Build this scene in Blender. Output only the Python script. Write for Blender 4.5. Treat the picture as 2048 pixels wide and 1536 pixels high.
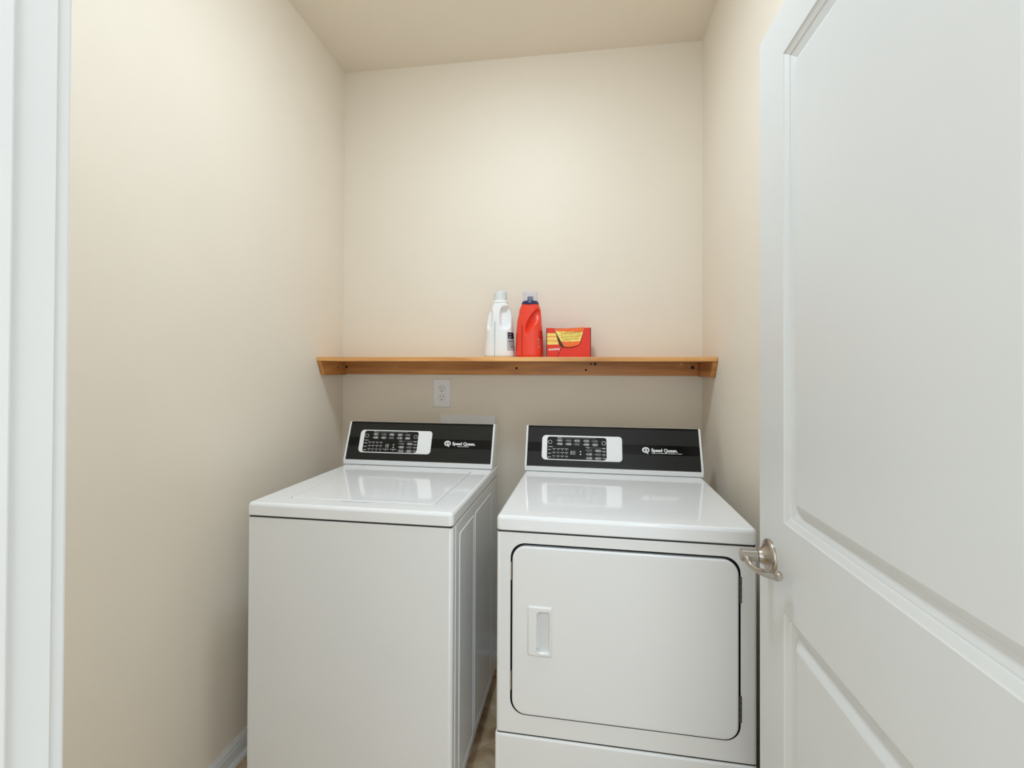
import bpy, bmesh, math, random
from mathutils import Vector, Matrix

for o in list(bpy.data.objects):
    bpy.data.objects.remove(o, do_unlink=True)
S = bpy.context.scene
COL = S.collection
R = math.radians
random.seed(4)

# ------------------------------------------------------------------ camera
DZ = 0.03                     # floor lies 3 cm under the measured zero level
def set_camera():
    f_px, cy = 928.04, 732.92
    loc = Vector((1.1668, -2.1943, 1.3194 + DZ))
    yaw, pit, rol = R(7.9895), R(0.4905), R(0.2274)
    fw = Vector((-math.sin(yaw), math.cos(yaw), 0)); rt = Vector((math.cos(yaw), math.sin(yaw), 0)); up = Vector((0, 0, 1))
    fw2 = fw * math.cos(pit) + up * math.sin(pit); up2 = up * math.cos(pit) - fw * math.sin(pit)
    rt3 = rt * math.cos(rol) + up2 * math.sin(rol); up3 = up2 * math.cos(rol) - rt * math.sin(rol)
    cd = bpy.data.cameras.new('camera'); cd.sensor_width = 36; cd.sensor_fit = 'HORIZONTAL'
    cd.lens = f_px / 2048 * 36; cd.shift_y = (cy - 768) / 2048; cd.clip_start = 0.02
    ob = bpy.data.objects.new('camera', cd); COL.objects.link(ob)
    m = Matrix((rt3, up3, -fw2)).transposed().to_4x4(); m.translation = loc
    ob.matrix_world = m
    S.camera = ob
set_camera()

# ------------------------------------------------------------------ world, lights, exposure
w = bpy.data.worlds.new('world'); S.world = w; w.use_nodes = True
w.node_tree.nodes['Background'].inputs[0].default_value = (0.86, 0.945, 1.0, 1)
w.node_tree.nodes['Background'].inputs[1].default_value = 1.75
S.view_settings.view_transform = 'Standard'
S.view_settings.look = 'None'
S.view_settings.exposure = 0.1
S.view_settings.gamma = 1.0
S.view_settings.use_curve_mapping = False

CEIL = 2.821 + DZ
LAMP = (0.90, -1.08)
HALL_FILL_LAMP = (1.75, -3.05)  # unseen lamp added as fill for the washer front and lower left wall
LAMP_STRENGTH = 68          # the dome lamp on the laundry ceiling lights the room, daylight from the house comes in at the door

# ------------------------------------------------------------------ materials
def new_mat(name):
    m = bpy.data.materials.new(name); m.use_nodes = True
    nt = m.node_tree; b = nt.nodes['Principled BSDF']
    return m, nt, b
def nd(nt, t, **k):
    n = nt.nodes.new(t)
    for a, v in k.items(): setattr(n, a, v)
    return n
def coords(nt, scale=(1, 1, 1)):
    tc = nd(nt, 'ShaderNodeTexCoord'); mp = nd(nt, 'ShaderNodeMapping'); mp.inputs['Scale'].default_value = scale
    nt.links.new(tc.outputs['Object'], mp.inputs['Vector']); return mp.outputs['Vector']
def ramp(nt, fac, stops):
    r = nd(nt, 'ShaderNodeValToRGB'); e = r.color_ramp.elements
    while len(e) < len(stops): e.new(0.5)
    for el, (p, c) in zip(e, stops): el.position = p; el.color = (*c, 1)
    nt.links.new(fac, r.inputs['Fac']); return r.outputs['Color']
def paint(name, col, rough=0.5, var=0.03, scale=6, bump=0.0, bscale=300, metal=0.0, spec=0.5, coat=0.0, aniso=None):
    m, nt, b = new_mat(name)
    n = nd(nt, 'ShaderNodeTexNoise'); n.inputs['Scale'].default_value = scale; n.inputs['Detail'].default_value = 3
    nt.links.new(coords(nt, aniso or (1, 1, 1)), n.inputs['Vector'])
    lo = tuple(c * (1 - var) for c in col); hi = tuple(min(1, c * (1 + var)) for c in col)
    nt.links.new(ramp(nt, n.outputs['Fac'], [(0.3, lo), (0.7, hi)]), b.inputs['Base Color'])
    b.inputs['Roughness'].default_value = rough; b.inputs['Metallic'].default_value = metal
    b.inputs['Specular IOR Level'].default_value = spec
    if coat: b.inputs['Coat Weight'].default_value = coat; b.inputs['Coat Roughness'].default_value = 0.06
    if bump:
        n2 = nd(nt, 'ShaderNodeTexNoise'); n2.inputs['Scale'].default_value = bscale; n2.inputs['Detail'].default_value = 2
        nt.links.new(coords(nt), n2.inputs['Vector'])
        bp = nd(nt, 'ShaderNodeBump'); bp.inputs['Strength'].default_value = bump; bp.inputs['Distance'].default_value = 0.001
        nt.links.new(n2.outputs['Fac'], bp.inputs['Height']); nt.links.new(bp.outputs['Normal'], b.inputs['Normal'])
    return m
def wood(name, axis, dark=(0.36, 0.130, 0.032), light=(0.72, 0.33, 0.10)):
    m, nt, b = new_mat(name)
    sc = [26, 26, 26]; sc[axis] = 1.6
    v = coords(nt, tuple(sc))
    n = nd(nt, 'ShaderNodeTexNoise'); n.inputs['Scale'].default_value = 1.3; n.inputs['Detail'].default_value = 6; n.inputs['Distortion'].default_value = 0.7
    nt.links.new(v, n.inputs['Vector'])
    n2 = nd(nt, 'ShaderNodeTexNoise'); n2.inputs['Scale'].default_value = 3.0; n2.inputs['Detail'].default_value = 2
    nt.links.new(coords(nt), n2.inputs['Vector'])
    mx = nd(nt, 'ShaderNodeMath', operation='MULTIPLY_ADD'); mx.inputs[1].default_value = 0.45
    nt.links.new(n2.outputs['Fac'], mx.inputs[0]); nt.links.new(n.outputs['Fac'], mx.inputs[2])
    mid = tuple((a + c) / 2 for a, c in zip(dark, light))
    nt.links.new(ramp(nt, mx.outputs[0], [(0.5, dark), (0.72, mid), (0.95, light)]), b.inputs['Base Color'])
    b.inputs['Roughness'].default_value = 0.42
    bp = nd(nt, 'ShaderNodeBump'); bp.inputs['Strength'].default_value = 0.15; bp.inputs['Distance'].default_value = 0.001
    nt.links.new(n.outputs['Fac'], bp.inputs['Height']); nt.links.new(bp.outputs['Normal'], b.inputs['Normal'])
    return m

M = {}
M['wall'] = paint('wall_paint', (0.84, 0.755, 0.635), 0.50, 0.012, 2.5, 0.10, 260, spec=0.35)
M['ceiling'] = paint('ceiling_paint', (0.88, 0.80, 0.68), 0.8, 0.012, 2.5, 0.10, 220, spec=0.2)
M['trim'] = paint('trim_white', (0.75, 0.75, 0.735), 0.35, 0.015, 5, 0.04, 120)
M['door'] = paint('door_white', (0.70, 0.70, 0.68), 0.38, 0.012, 4, 0.05, 150)
M['enamel'] = paint('appliance_white', (0.81, 0.81, 0.80), 0.16, 0.008, 4, 0.012, 380)
M['enamel_gloss'] = paint('worktop_white', (0.86, 0.86, 0.855), 0.07, 0.006, 4, 0.006, 300, spec=0.42)
M['plastic_white'] = paint('plastic_white', (0.86, 0.86, 0.85), 0.35, 0.01, 6)
M['panel_grey'] = paint('panel_dark_grey', (0.011, 0.011, 0.010), 0.36, 0.08, 9, aniso=(1, 14, 14), spec=0.34)
M['panel_black'] = paint('panel_black', (0.003, 0.003, 0.003), 0.14, 0.1, 9, spec=0.22)
M['screen_black'] = paint('keypad_black', (0.006, 0.006, 0.006), 0.3, 0.1, 9, spec=0.25)
M['print_white'] = paint('print_white', (0.82, 0.82, 0.81), 0.5, 0.01, 9)
M['print_grey'] = paint('print_grey', (0.30, 0.30, 0.29), 0.5, 0.03, 9)
M['digit'] = paint('display_digit', (0.55, 0.55, 0.52), 0.5, 0.02, 9)
M['gap'] = paint('gap_and_rubber_black', (0.012, 0.012, 0.012), 0.6, 0.1, 20)  # black for rubber feet, and for shade painted into the door gap
M['nickel'] = paint('satin_nickel', (0.47, 0.43, 0.38), 0.28, 0.03, 20, metal=1.0, aniso=(1, 1, 30))
M['steel'] = paint('screw_steel', (0.55, 0.53, 0.5), 0.35, 0.05, 20, metal=1.0)
M['dark_metal'] = paint('hinge_dark', (0.10, 0.10, 0.095), 0.4, 0.1, 30, metal=0.8)
M['knot'] = paint('wood_knot', (0.022, 0.010, 0.006), 0.6, 0.2, 60)
M['wood_shaded_x'] = wood('stained_pine_shaded_long', 0)  # back cleat pine toned darker: the shelf's shadow is in the colour
M['wood_lit_edge'] = wood('stained_pine_lit_edge', 0, (0.58, 0.245, 0.072), (0.92, 0.50, 0.18))  # lighter copy of the same pine, toned as lit, for the board
M['wood_shaded_y'] = wood('stained_pine_shaded_side', 1)  # side cleats, with the same shade put into the wood colour
M['bottle_white'] = paint('bottle_white', (0.88, 0.88, 0.87), 0.32, 0.01, 8)
M['cap_white'] = paint('cap_grey_white', (0.72, 0.74, 0.72), 0.35, 0.02, 12)
M['seam_grey'] = paint('seam_grey', (0.42, 0.43, 0.41), 0.5, 0.05, 20)
M['red'] = paint('bottle_red', (0.90, 0.055, 0.022), 0.34, 0.03, 8)
M['red_dark'] = paint('seam_red', (0.30, 0.012, 0.015), 0.4, 0.03, 8)
M['navy'] = paint('navy_plastic', (0.018, 0.024, 0.085), 0.35, 0.05, 10)
M['label_pink'] = paint('label_lilac', (0.55, 0.42, 0.52), 0.5, 0.12, 90)
M['box_red'] = paint('box_red', (0.80, 0.035, 0.014), 0.55, 0.05, 12)
M['box_orange'] = paint('box_orange', (0.92, 0.16, 0.022), 0.5, 0.05, 14)
M['box_yellow'] = paint('box_yellow', (0.95, 0.74, 0.17), 0.5, 0.05, 30)
M['cardboard'] = paint('cardboard', (0.33, 0.24, 0.16), 0.85, 0.08, 40)
M['box_print'] = paint('box_print', (0.62, 0.40, 0.07), 0.6, 0.05, 30)
M['box_edge'] = paint('box_edge_maroon', (0.10, 0.006, 0.006), 0.5, 0.05, 30)
M['duct'] = paint('foil_duct', (0.6, 0.6, 0.6), 0.3, 0.1, 40, metal=1.0)
M['cord'] = paint('cord_grey', (0.20, 0.20, 0.20), 0.5, 0.05, 30)

def clear_plastic():
    m, nt, b = new_mat('clear_plastic')
    b.inputs['Base Color'].default_value = (0.93, 0.94, 0.98, 1); b.inputs['Roughness'].default_value = 0.12
    tr = nd(nt, 'ShaderNodeBsdfTransparent'); tr.inputs[0].default_value = (0.96, 0.96, 0.985, 1)
    n = nd(nt, 'ShaderNodeTexNoise'); n.inputs['Scale'].default_value = 40; nt.links.new(coords(nt), n.inputs['Vector'])
    mr = nd(nt, 'ShaderNodeMapRange'); mr.inputs[3].default_value = 0.08; mr.inputs[4].default_value = 0.13
    nt.links.new(n.outputs['Fac'], mr.inputs[0])
    mix = nd(nt, 'ShaderNodeMixShader'); nt.links.new(mr.outputs[0], mix.inputs[0])
    nt.links.new(tr.outputs[0], mix.inputs[1]); nt.links.new(b.outputs[0], mix.inputs[2])
    nt.links.new(mix.outputs[0], nt.nodes['Material Output'].inputs[0])
    return m
M['clear'] = clear_plastic()
def lamp_mat():
    m, nt, b = new_mat('lamp_diffuser')
    b.inputs['Base Color'].default_value = (0.9, 0.9, 0.88, 1)
    n = nd(nt, 'ShaderNodeTexNoise'); n.inputs['Scale'].default_value = 3; nt.links.new(coords(nt), n.inputs['Vector'])
    nt.links.new(ramp(nt, n.outputs['Fac'], [(0, (0.71, 0.85, 1.0)), (1, (0.73, 0.87, 1.0))]), b.inputs['Emission Color'])
    b.inputs['Emission Strength'].default_value = LAMP_STRENGTH
    return m
M['lamp'] = lamp_mat()
def floor_mat():
    m, nt, b = new_mat('stone_look_vinyl')
    v = coords(nt)
    n = nd(nt, 'ShaderNodeTexNoise'); n.inputs['Scale'].default_value = 9; n.inputs['Detail'].default_value = 7; n.inputs['Distortion'].default_value = 0.9
    nt.links.new(v, n.inputs['Vector'])
    c1 = ramp(nt, n.outputs['Fac'], [(0.3, (0.34, 0.21, 0.11)), (0.5, (0.56, 0.41, 0.25)), (0.7, (0.70, 0.57, 0.40))])
    nt.links.new(c1, b.inputs['Base Color']); b.inputs['Roughness'].default_value = 0.45
    return m
M['floor'] = floor_mat()

# ------------------------------------------------------------------ mesh helpers
def obj(name, bm, mat, parent=None, smooth=False, angle=None, loc=None, rot=None):
    me = bpy.data.meshes.new(name); bmesh.ops.recalc_face_normals(bm, faces=bm.faces[:])
    if all(e.is_manifold for e in bm.edges) and bm.calc_volume(signed=True) < 0: bmesh.ops.reverse_faces(bm, faces=bm.faces[:])
    if smooth:
        for f in bm.faces: f.smooth = f.calc_area() < 0.004 and max(abs(c) for c in f.normal) < 0.9999
        if angle:
            for e in bm.edges:
                if len(e.link_faces) == 2 and e.calc_face_angle(0) > R(angle): e.smooth = False
    bm.to_mesh(me); bm.free()
    ms = mat if isinstance(mat, (list, tuple)) else [mat]
    for k in ms: me.materials.append(M[k])
    o = bpy.data.objects.new(name, me); COL.objects.link(o)
    if parent: o.parent = parent
    if loc: o.location = loc
    if rot: o.rotation_euler = rot
    return o
def tag(o, label=None, cat=None, group=None, kind=None):
    if label: o['label'] = label
    if cat: o['category'] = cat
    if group: o['group'] = group
    if kind: o['kind'] = kind
    return o
def thing(name, loc, rz, label, cat):
    e = bpy.data.objects.new(name, None); e.empty_display_size = 0.05; COL.objects.link(e)
    e.location = loc; e.rotation_euler = (0, 0, rz); return tag(e, label, cat)
def struct(name, bm, mat, label=None, parent=None, **k):
    o = obj(name, bm, mat, parent, **k)
    if not parent: o['kind'] = 'structure'
    if label: o['label'] = label
    return o
def box(x0, x1, y0, y1, z0, z1, bm=None, bev=0, seg=2):
    bm2 = bmesh.new(); bmesh.ops.create_cube(bm2, size=1)
    bmesh.ops.scale(bm2, vec=(x1 - x0, y1 - y0, z1 - z0), verts=bm2.verts)
    bmesh.ops.translate(bm2, vec=((x0 + x1) / 2, (y0 + y1) / 2, (z0 + z1) / 2), verts=bm2.verts)
    if bev: bmesh.ops.bevel(bm2, geom=bm2.edges[:], offset=bev, segments=seg, profile=0.5, affect='EDGES')
    if bm is None: return bm2
    me = bpy.data.meshes.new('t'); bm2.to_mesh(me); bm2.free(); bm.from_mesh(me); bpy.data.meshes.remove(me)
    return bm
def merge(bm, bm2, mat=None):
    if mat: bmesh.ops.transform(bm2, matrix=mat, verts=bm2.verts)
    me = bpy.data.meshes.new('t'); bm2.to_mesh(me); bm2.free(); bm.from_mesh(me); bpy.data.meshes.remove(me); return bm
def rrect(x0, x1, y0, y1, r, n=6):
    if not isinstance(r, (list, tuple)): r = [r] * 4       # corners: (x1,y1),(x0,y1),(x0,y0),(x1,y0)
    pts = []
    for (cx, cy, a0), rr in zip(((x1, y1, 0), (x0, y1, 90), (x0, y0, 180), (x1, y0, 270)), r):
        sx = -1 if a0 in (0, 270) else 1; sy = -1 if a0 in (0, 90) else 1
        for i in range(n + 1):
            a = R(a0 + 90 * i / n); pts.append((cx + sx * rr + rr * math.cos(a), cy + sy * rr + rr * math.sin(a)))
    return pts
def loft(rings, cap0=True, cap1=True, bm=None, closed=True):
    bm = bm or bmesh.new(); vr = [[bm.verts.new(p) for p in r] for r in rings]
    n = len(vr[0])
    for a, b in zip(vr, vr[1:]):
        for i in range(n if closed else n - 1):
            j = (i + 1) % n; bm.faces.new((a[i], a[j], b[j], b[i]))
    if cap0: bm.faces.new(list(reversed(vr[0])))
    if cap1: bm.faces.new(vr[-1])
    return bm
def lathe(prof, n=32, cap=True):
    return loft([[(r * math.cos(2 * math.pi * i / n), r * math.sin(2 * math.pi * i / n), z) for i in range(n)] for r, z in prof], cap, cap)
def prism(pts, z0, z1, bev=0):
    bm = bmesh.new(); f = bm.faces.new([bm.verts.new((x, y, z0)) for x, y in pts])
    e = bmesh.ops.extrude_face_region(bm, geom=[f]); bmesh.ops.translate(bm, vec=(0, 0, z1 - z0), verts=[v for v in e['geom'] if isinstance(v, bmesh.types.BMVert)])
    if bev:
        es = [q for q in bm.edges if all(abs(v.co.z - z1) < 1e-7 for v in q.verts)]
        bmesh.ops.bevel(bm, geom=es, offset=bev, segments=2, profile=0.5, affect='EDGES')
    return bm
def ring_prism(outer, inner, z0, z1):
    # flat frame between two loops of equal length, with thickness
    n = len(outer); bm = bmesh.new()
    L = [[bm.verts.new((x, y, z)) for x, y in loop] for loop, z in ((outer, z0), (outer, z1), (inner, z1), (inner, z0))]
    for a, b in zip(L, L[1:] + L[:1]):
        for i in range(n):
            j = (i + 1) % n; bm.faces.new((a[i], a[j], b[j], b[i]))
    return bm
def tube(path, rad, n=10, bm=None):
    rings = []
    P = [Vector(p) for p in path]
    up = Vector((0, 0, 1))
    for i, p in enumerate(P):
        d = (P[min(i + 1, len(P) - 1)] - P[max(i - 1, 0)]).normalized()
        a = d.cross(up) if abs(d.dot(up)) < 0.95 else d.cross(Vector((1, 0, 0)))
        a.normalize(); b = a.cross(d)
        r = rad[i] if isinstance(rad, list) else rad
        ra, rb = r if isinstance(r, tuple) else (r, r)
        rings.append([tuple(p + a * ra * math.cos(2 * math.pi * k / n) + b * rb * math.sin(2 * math.pi * k / n)) for k in range(n)])
    return loft(rings, True, True, bm)
def smooth_path(P, sub=6):
    P = [Vector(p) for p in P]; out = []
    for i in range(len(P) - 1):
        p0, p1, p2, p3 = P[max(i - 1, 0)], P[i], P[i + 1], P[min(i + 2, len(P) - 1)]
        for k in range(sub):
            t = k / sub
            out.append(0.5 * ((2 * p1) + (p2 - p0) * t + (2 * p0 - 5 * p1 + 4 * p2 - p3) * t * t + (3 * p1 - p0 - 3 * p2 + p3) * t ** 3))
    out.append(P[-1]); return out
def text_bm(body, size, bold=0.0, depth=0.0003, width=None):
    c = bpy.data.curves.new('lettering', 'FONT'); c.body = body; c.size = size; c.extrude = depth; c.offset = bold; c.resolution_u = 3
    c.align_x = 'LEFT'; c.align_y = 'BOTTOM_BASELINE'
    o = bpy.data.objects.new('lettering', c); COL.objects.link(o)
    me = bpy.data.meshes.new_from_object(o.evaluated_get(bpy.context.evaluated_depsgraph_get()))
    bpy.data.objects.remove(o, do_unlink=True); bpy.data.curves.remove(c)
    bm = bmesh.new(); bm.from_mesh(me); bpy.data.meshes.remove(me)
    if width:
        xs = [v.co.x for v in bm.verts]; k = width / (max(xs) - min(xs)); x0 = min(xs)
        for v in bm.verts: v.co.x = (v.co.x - x0) * k
    return bm
def scribble(u0, u1, v, h, bm, seed, z=0.0003, gap=0.25):
    # unreadable small print: short upright strokes of uneven height
    rg = random.Random(seed); u = u0
    while u < u1:
        wd = h * rg.uniform(0.5, 0.9)
        box(u, min(u + wd, u1), v - h * rg.uniform(0.32, 0.5), v + h * rg.uniform(0.3, 0.5), 0, z, bm)
        u += wd + h * (gap if rg.random() < 0.8 else 0.7)
    return bm

# ------------------------------------------------------------------ the room
RW = 1.7264
YF = -1.90                       # inner face of the doorway wall
TH = 0.115
JX0, JX1 = 0.7835, 1.604         # clear opening between the jambs
HEAD = 2.09
HY = -3.5; HX0, HX1 = -1.0, 3.1  # hallway outside the doorway
struct('floor', box(HX0, HX1, HY, 0.1, -0.05, 0), 'floor', 'brown mottled stone look floor')
struct('ceiling', box(HX0, HX1, HY, 0.1, CEIL, CEIL + 0.05), 'ceiling', 'beige painted ceiling')
struct('wall_back', box(-0.1, RW + 0.1, 0, 0.1, 0, CEIL), 'wall', 'cream wall behind the washer and dryer')
struct('wall_left', box(-0.1, 0, YF, 0, 0, CEIL), 'wall', 'cream wall left of the washer')
struct('wall_right', box(RW, RW + 0.1, YF, 0, 0, CEIL), 'wall', 'cream wall right of the dryer')
bm = bmesh.new()
JT = 0.018
box(HX0, JX0 - JT, YF - TH, YF, 0, CEIL, bm); box(JX1 + JT, HX1, YF - TH, YF, 0, CEIL, bm); box(JX0 - JT, JX1 + JT, YF - TH, YF, HEAD + JT, CEIL, bm)
struct('wall_front', bm, 'wall', 'wall around the doorway')

def baseboard_profile():
    return [(0, 0), (0.013, 0), (0.013, 0.050), (0.0105, 0.056), (0.0105, 0.062), (0.007, 0.068), (0.005, 0.074), (0, 0.074)]
def run_profile(prof, p0, p1, inward):
    d = Vector(inward)
    return loft([[tuple(Vector((p[0], p[1], 0)) + d * a + Vector((0, 0, z))) for a, z in prof] for p in (p0, p1)])
SHOE = [(0.0, 0.0)] + [(0.013 + 0.012 * math.cos(R(a)), 0.016 * math.sin(R(a))) for a in range(0, 91, 15)] + [(0.0, 0.016)]
for side, p0, p1, inw in (('left', (0, YF), (0, 0), (1, 0, 0)), ('back', (0, 0), (RW, 0), (0, -1, 0)), ('right', (RW, 0), (RW, YF), (-1, 0, 0))):
    b = struct('baseboard_' + side, run_profile(baseboard_profile(), p0, p1, inw), 'trim', 'white moulded baseboard')
    obj('shoe_moulding', run_profile(SHOE, p0, p1, inw), 'trim', b)

def jamb(name, x, sgn, label):
    b = bmesh.new(); ins = YF; out = YF - TH
    pr = [(0, out), (0, ins - 0.0018), (-0.0018, ins), (-JT, ins), (-JT, out)]
    b = loft([[(x + sgn * a, y, z) for a, y in pr] for z in (0, HEAD + JT)])
    o = struct(name, b, 'trim', label)
    obj('door_stop', box(min(x, x + sgn * 0.010), max(x, x + sgn * 0.010), ins - 0.034 - 0.038, ins - 0.034, 0, HEAD, bev=0.002), 'trim', o)
    # casings on both faces of the wall
    for nm, y0, y1 in (('casing', ins, ins + 0.014), ('casing', out - 0.014, out)):
        a0, a1 = x - sgn * 0.006, x - sgn * 0.063
        obj(nm, box(min(a0, a1), max(a0, a1), y0, y1, 0, HEAD + 0.063, bev=0.003), 'trim', o)
    return o
jamb('trim_1', JX0, 1, 'white door jamb with stop')
jamb('trim_2', JX1, -1, 'white hinge side door jamb')
o = struct('trim_3', box(JX0, JX1, YF - TH, YF, HEAD, HEAD + JT), 'trim', 'white head jamb over the doorway')
for y0, y1 in ((YF, YF + 0.014), (YF - TH - 0.014, YF - TH)):
    obj('casing', box(JX0 - 0.006, JX1 + 0.006, y0, y1, HEAD + 0.006, HEAD + 0.063, bev=0.003), 'trim', o)

# ------------------------------------------------------------------ the open door (two panels) and its lever
# door frame: local X = distance from hinge along the door, local Y = out of the visible face, local Z = up
DW_ = 0.813; ox = DW_ - 0.762          # measured points count from 5 cm inside the hinge edge
DT0, DT1 = 0.012, 2.059 + DZ
def door():
    TK = 0.035
    a = R(-0.4077)
    hx, hy = 1.5686 + math.sin(a) * ox, -1.841 - math.cos(a) * ox
    root = bpy.data.objects.new('door_1', None); COL.objects.link(root); tag(root, 'white two panel door standing open against the right wall', None, None, 'structure')
    ex = Vector((-math.sin(a), math.cos(a), 0)); ey = Vector((-math.cos(a), -math.sin(a), 0)); ez = Vector((0, 0, 1))
    m = Matrix((ex, ey, ez)).transposed().to_4x4(); m.translation = (hx, hy, 0)
    root.matrix_world = m
    # slab: visible face at y=0, back at y=-TK
    PAN = [(0.086 + ox, 0.636 + ox, 1.019 + DZ, 1.956 + DZ), (0.086 + ox, 0.636 + ox, 0.235 + DZ, 0.843 + DZ)]
    PR = [(0, 0), (0.0015, -0.0020), (0.0115, -0.0070), (0.0130, -0.0095), (0.0150, -0.0095), (0.0270, -0.0150), (0.0300, -0.0150), (0.0460, -0.0040), (0.0490, -0.0030)]
    b = bmesh.new()
    def quad(x0, x1, z0, z1): b.faces.new([b.verts.new((x, 0, z)) for x, z in ((x0, z0), (x1, z0), (x1, z1), (x0, z1))])
    ZS = [DT0, PAN[1][2], PAN[1][3], PAN[0][2], PAN[0][3], DT1]
    XA, XB = PAN[0][0], PAN[0][1]; e = 0.003
    quad(e, XA, DT0 + e, DT1 - e); quad(XB, DW_ - e, DT0 + e, DT1 - e)
    for z0, z1 in ((DT0 + e, ZS[1]), (ZS[2], ZS[3]), (ZS[4], DT1 - e)): quad(XA, XB, z0, z1)
    for x0, x1, z0, z1 in PAN:
        rings = [[(x0 + d, y, z0 + d), (x1 - d, y, z0 + d), (x1 - d, y, z1 - d), (x0 + d, y, z1 - d)] for d, y in PR]
        loft(rings, False, True, b)
    rim = [[(e - q, y, DT0 + e - q), (DW_ - e + q, y, DT0 + e - q), (DW_ - e + q, y, DT1 - e + q), (e - q, y, DT1 - e + q)] for q, y in ((0, 0), (0.002, -0.0008), (e, -0.003), (e, -TK))]
    loft(rim, False, True, b)
    bmesh.ops.remove_doubles(b, verts=b.verts, dist=1e-5)
    obj('slab', b, 'door', root)
    # lever set
    hd = bpy.data.objects.new('door_lever', None); COL.objects.link(hd); hd.parent = root
    hd.location = (0.7005 + ox, 0, 0.9275 + DZ); hd['label'] = 'satin nickel lever handle'
    toY = Matrix.Rotation(R(-90), 4, 'X')
    def L(prof, name, mat='nickel', n=40):
        b = lathe(prof, n); bmesh.ops.transform(b, matrix=toY, verts=b.verts); return obj(name, b, mat, hd, True, 40)
    L([(0.0355, 0), (0.0355, 0.0035), (0.034, 0.006), (0.029, 0.0085), (0.020, 0.013), (0.0135, 0.021), (0.0125, 0.026)], 'rosette')
    L([(0.0115, 0.024), (0.0115, 0.0285)], 'collar_groove', 'gap')
    L([(0.0128, 0.0275), (0.0130, 0.045), (0.0134, 0.052), (0.0134, 0.0575), (0.0120, 0.0590)], 'neck')
    # the lever leaves the side of the neck, dips in towards the door and ends in a fuller tip
    path = [(0.002, 0.0515, -0.002), (-0.010, 0.0505, -0.006), (-0.022, 0.0470, -0.0125), (-0.040, 0.0390, -0.0155), (-0.060, 0.0300, -0.0125), (-0.080, 0.0240, -0.006), (-0.095, 0.0220, -0.002), (-0.104, 0.0222, -0.0015)]
    rad = [(0.0065, 0.0105), (0.0060, 0.0085), (0.0052, 0.0062), (0.0052, 0.0062), (0.0066, 0.0080), (0.0085, 0.0100), (0.0082, 0.0100), (0.0045, 0.0060)]
    sp = smooth_path(path, 5); sr = []
    for i in range(len(sp)):
        t = i / 5; k = min(int(t), len(rad) - 2); q = t - k
        sr.append(tuple(rad[k][c] * (1 - q) + rad[k + 1][c] * q for c in (0, 1)))
    obj('lever', tube(sp, sr, 20), 'nickel', hd, True, 50)
    # latch plate on the free edge, hinges on the other
    obj('latch_plate', box(DW_ - 0.0005, DW_ + 0.001, -0.030, -0.005, 0.898 + DZ, 0.956 + DZ), 'nickel', root)
    for z in (0.20, 1.05, 1.86):
        obj('hinge', tube([(-0.006, -TK - 0.004, z), (-0.006, -TK - 0.004, z + 0.09)], 0.006, 12), 'nickel', root, True, 40)
door()

# ------------------------------------------------------------------ appliances
def worktop_rings(x0, x1, y0, y1, z0, z1, r=0.012):
    rings = []
    for off, z in ((0.004, z0), (0, z0 + 0.003), (0, z1 - 0.010), (0.0012, z1 - 0.0055), (0.004, z1 - 0.002), (0.0085, z1)):
        rings.append([(x, y, z) for x, y in rrect(x0 + off, x1 - off, y0 + off, y1 - off, max(r - off, 0.002), 5)])
    return rings
def fill_between(bm, outer, inner, z):
    vo = [bm.verts.new((x, y, z)) for x, y in outer]; vi = [bm.verts.new((x, y, z)) for x, y in inner]
    es = [bm.edges.new((l[i], l[(i + 1) % len(l)])) for l in (vo, vi) for i in range(len(l))]
    bmesh.ops.triangle_fill(bm, edges=es, use_beauty=True, normal=(0, 0, 1))

PB = (-0.106, 0.935 + DZ); PT = (-0.050, 1.088 + DZ)       # foot and head of the sloping console face (local y, z)
PL = math.hypot(PT[0] - PB[0], PT[1] - PB[1])
def panel_matrix():
    ex = Vector((1, 0, 0)); s = Vector((0, PT[0] - PB[0], PT[1] - PB[1])).normalized(); n = ex.cross(s)
    m = Matrix((ex, s, n)).transposed().to_4x4(); m.translation = (0, PB[0], PB[1]); return m
PM = panel_matrix()
def on_panel(bm): bmesh.ops.transform(bm, matrix=PM, verts=bm.verts); return bm

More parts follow.
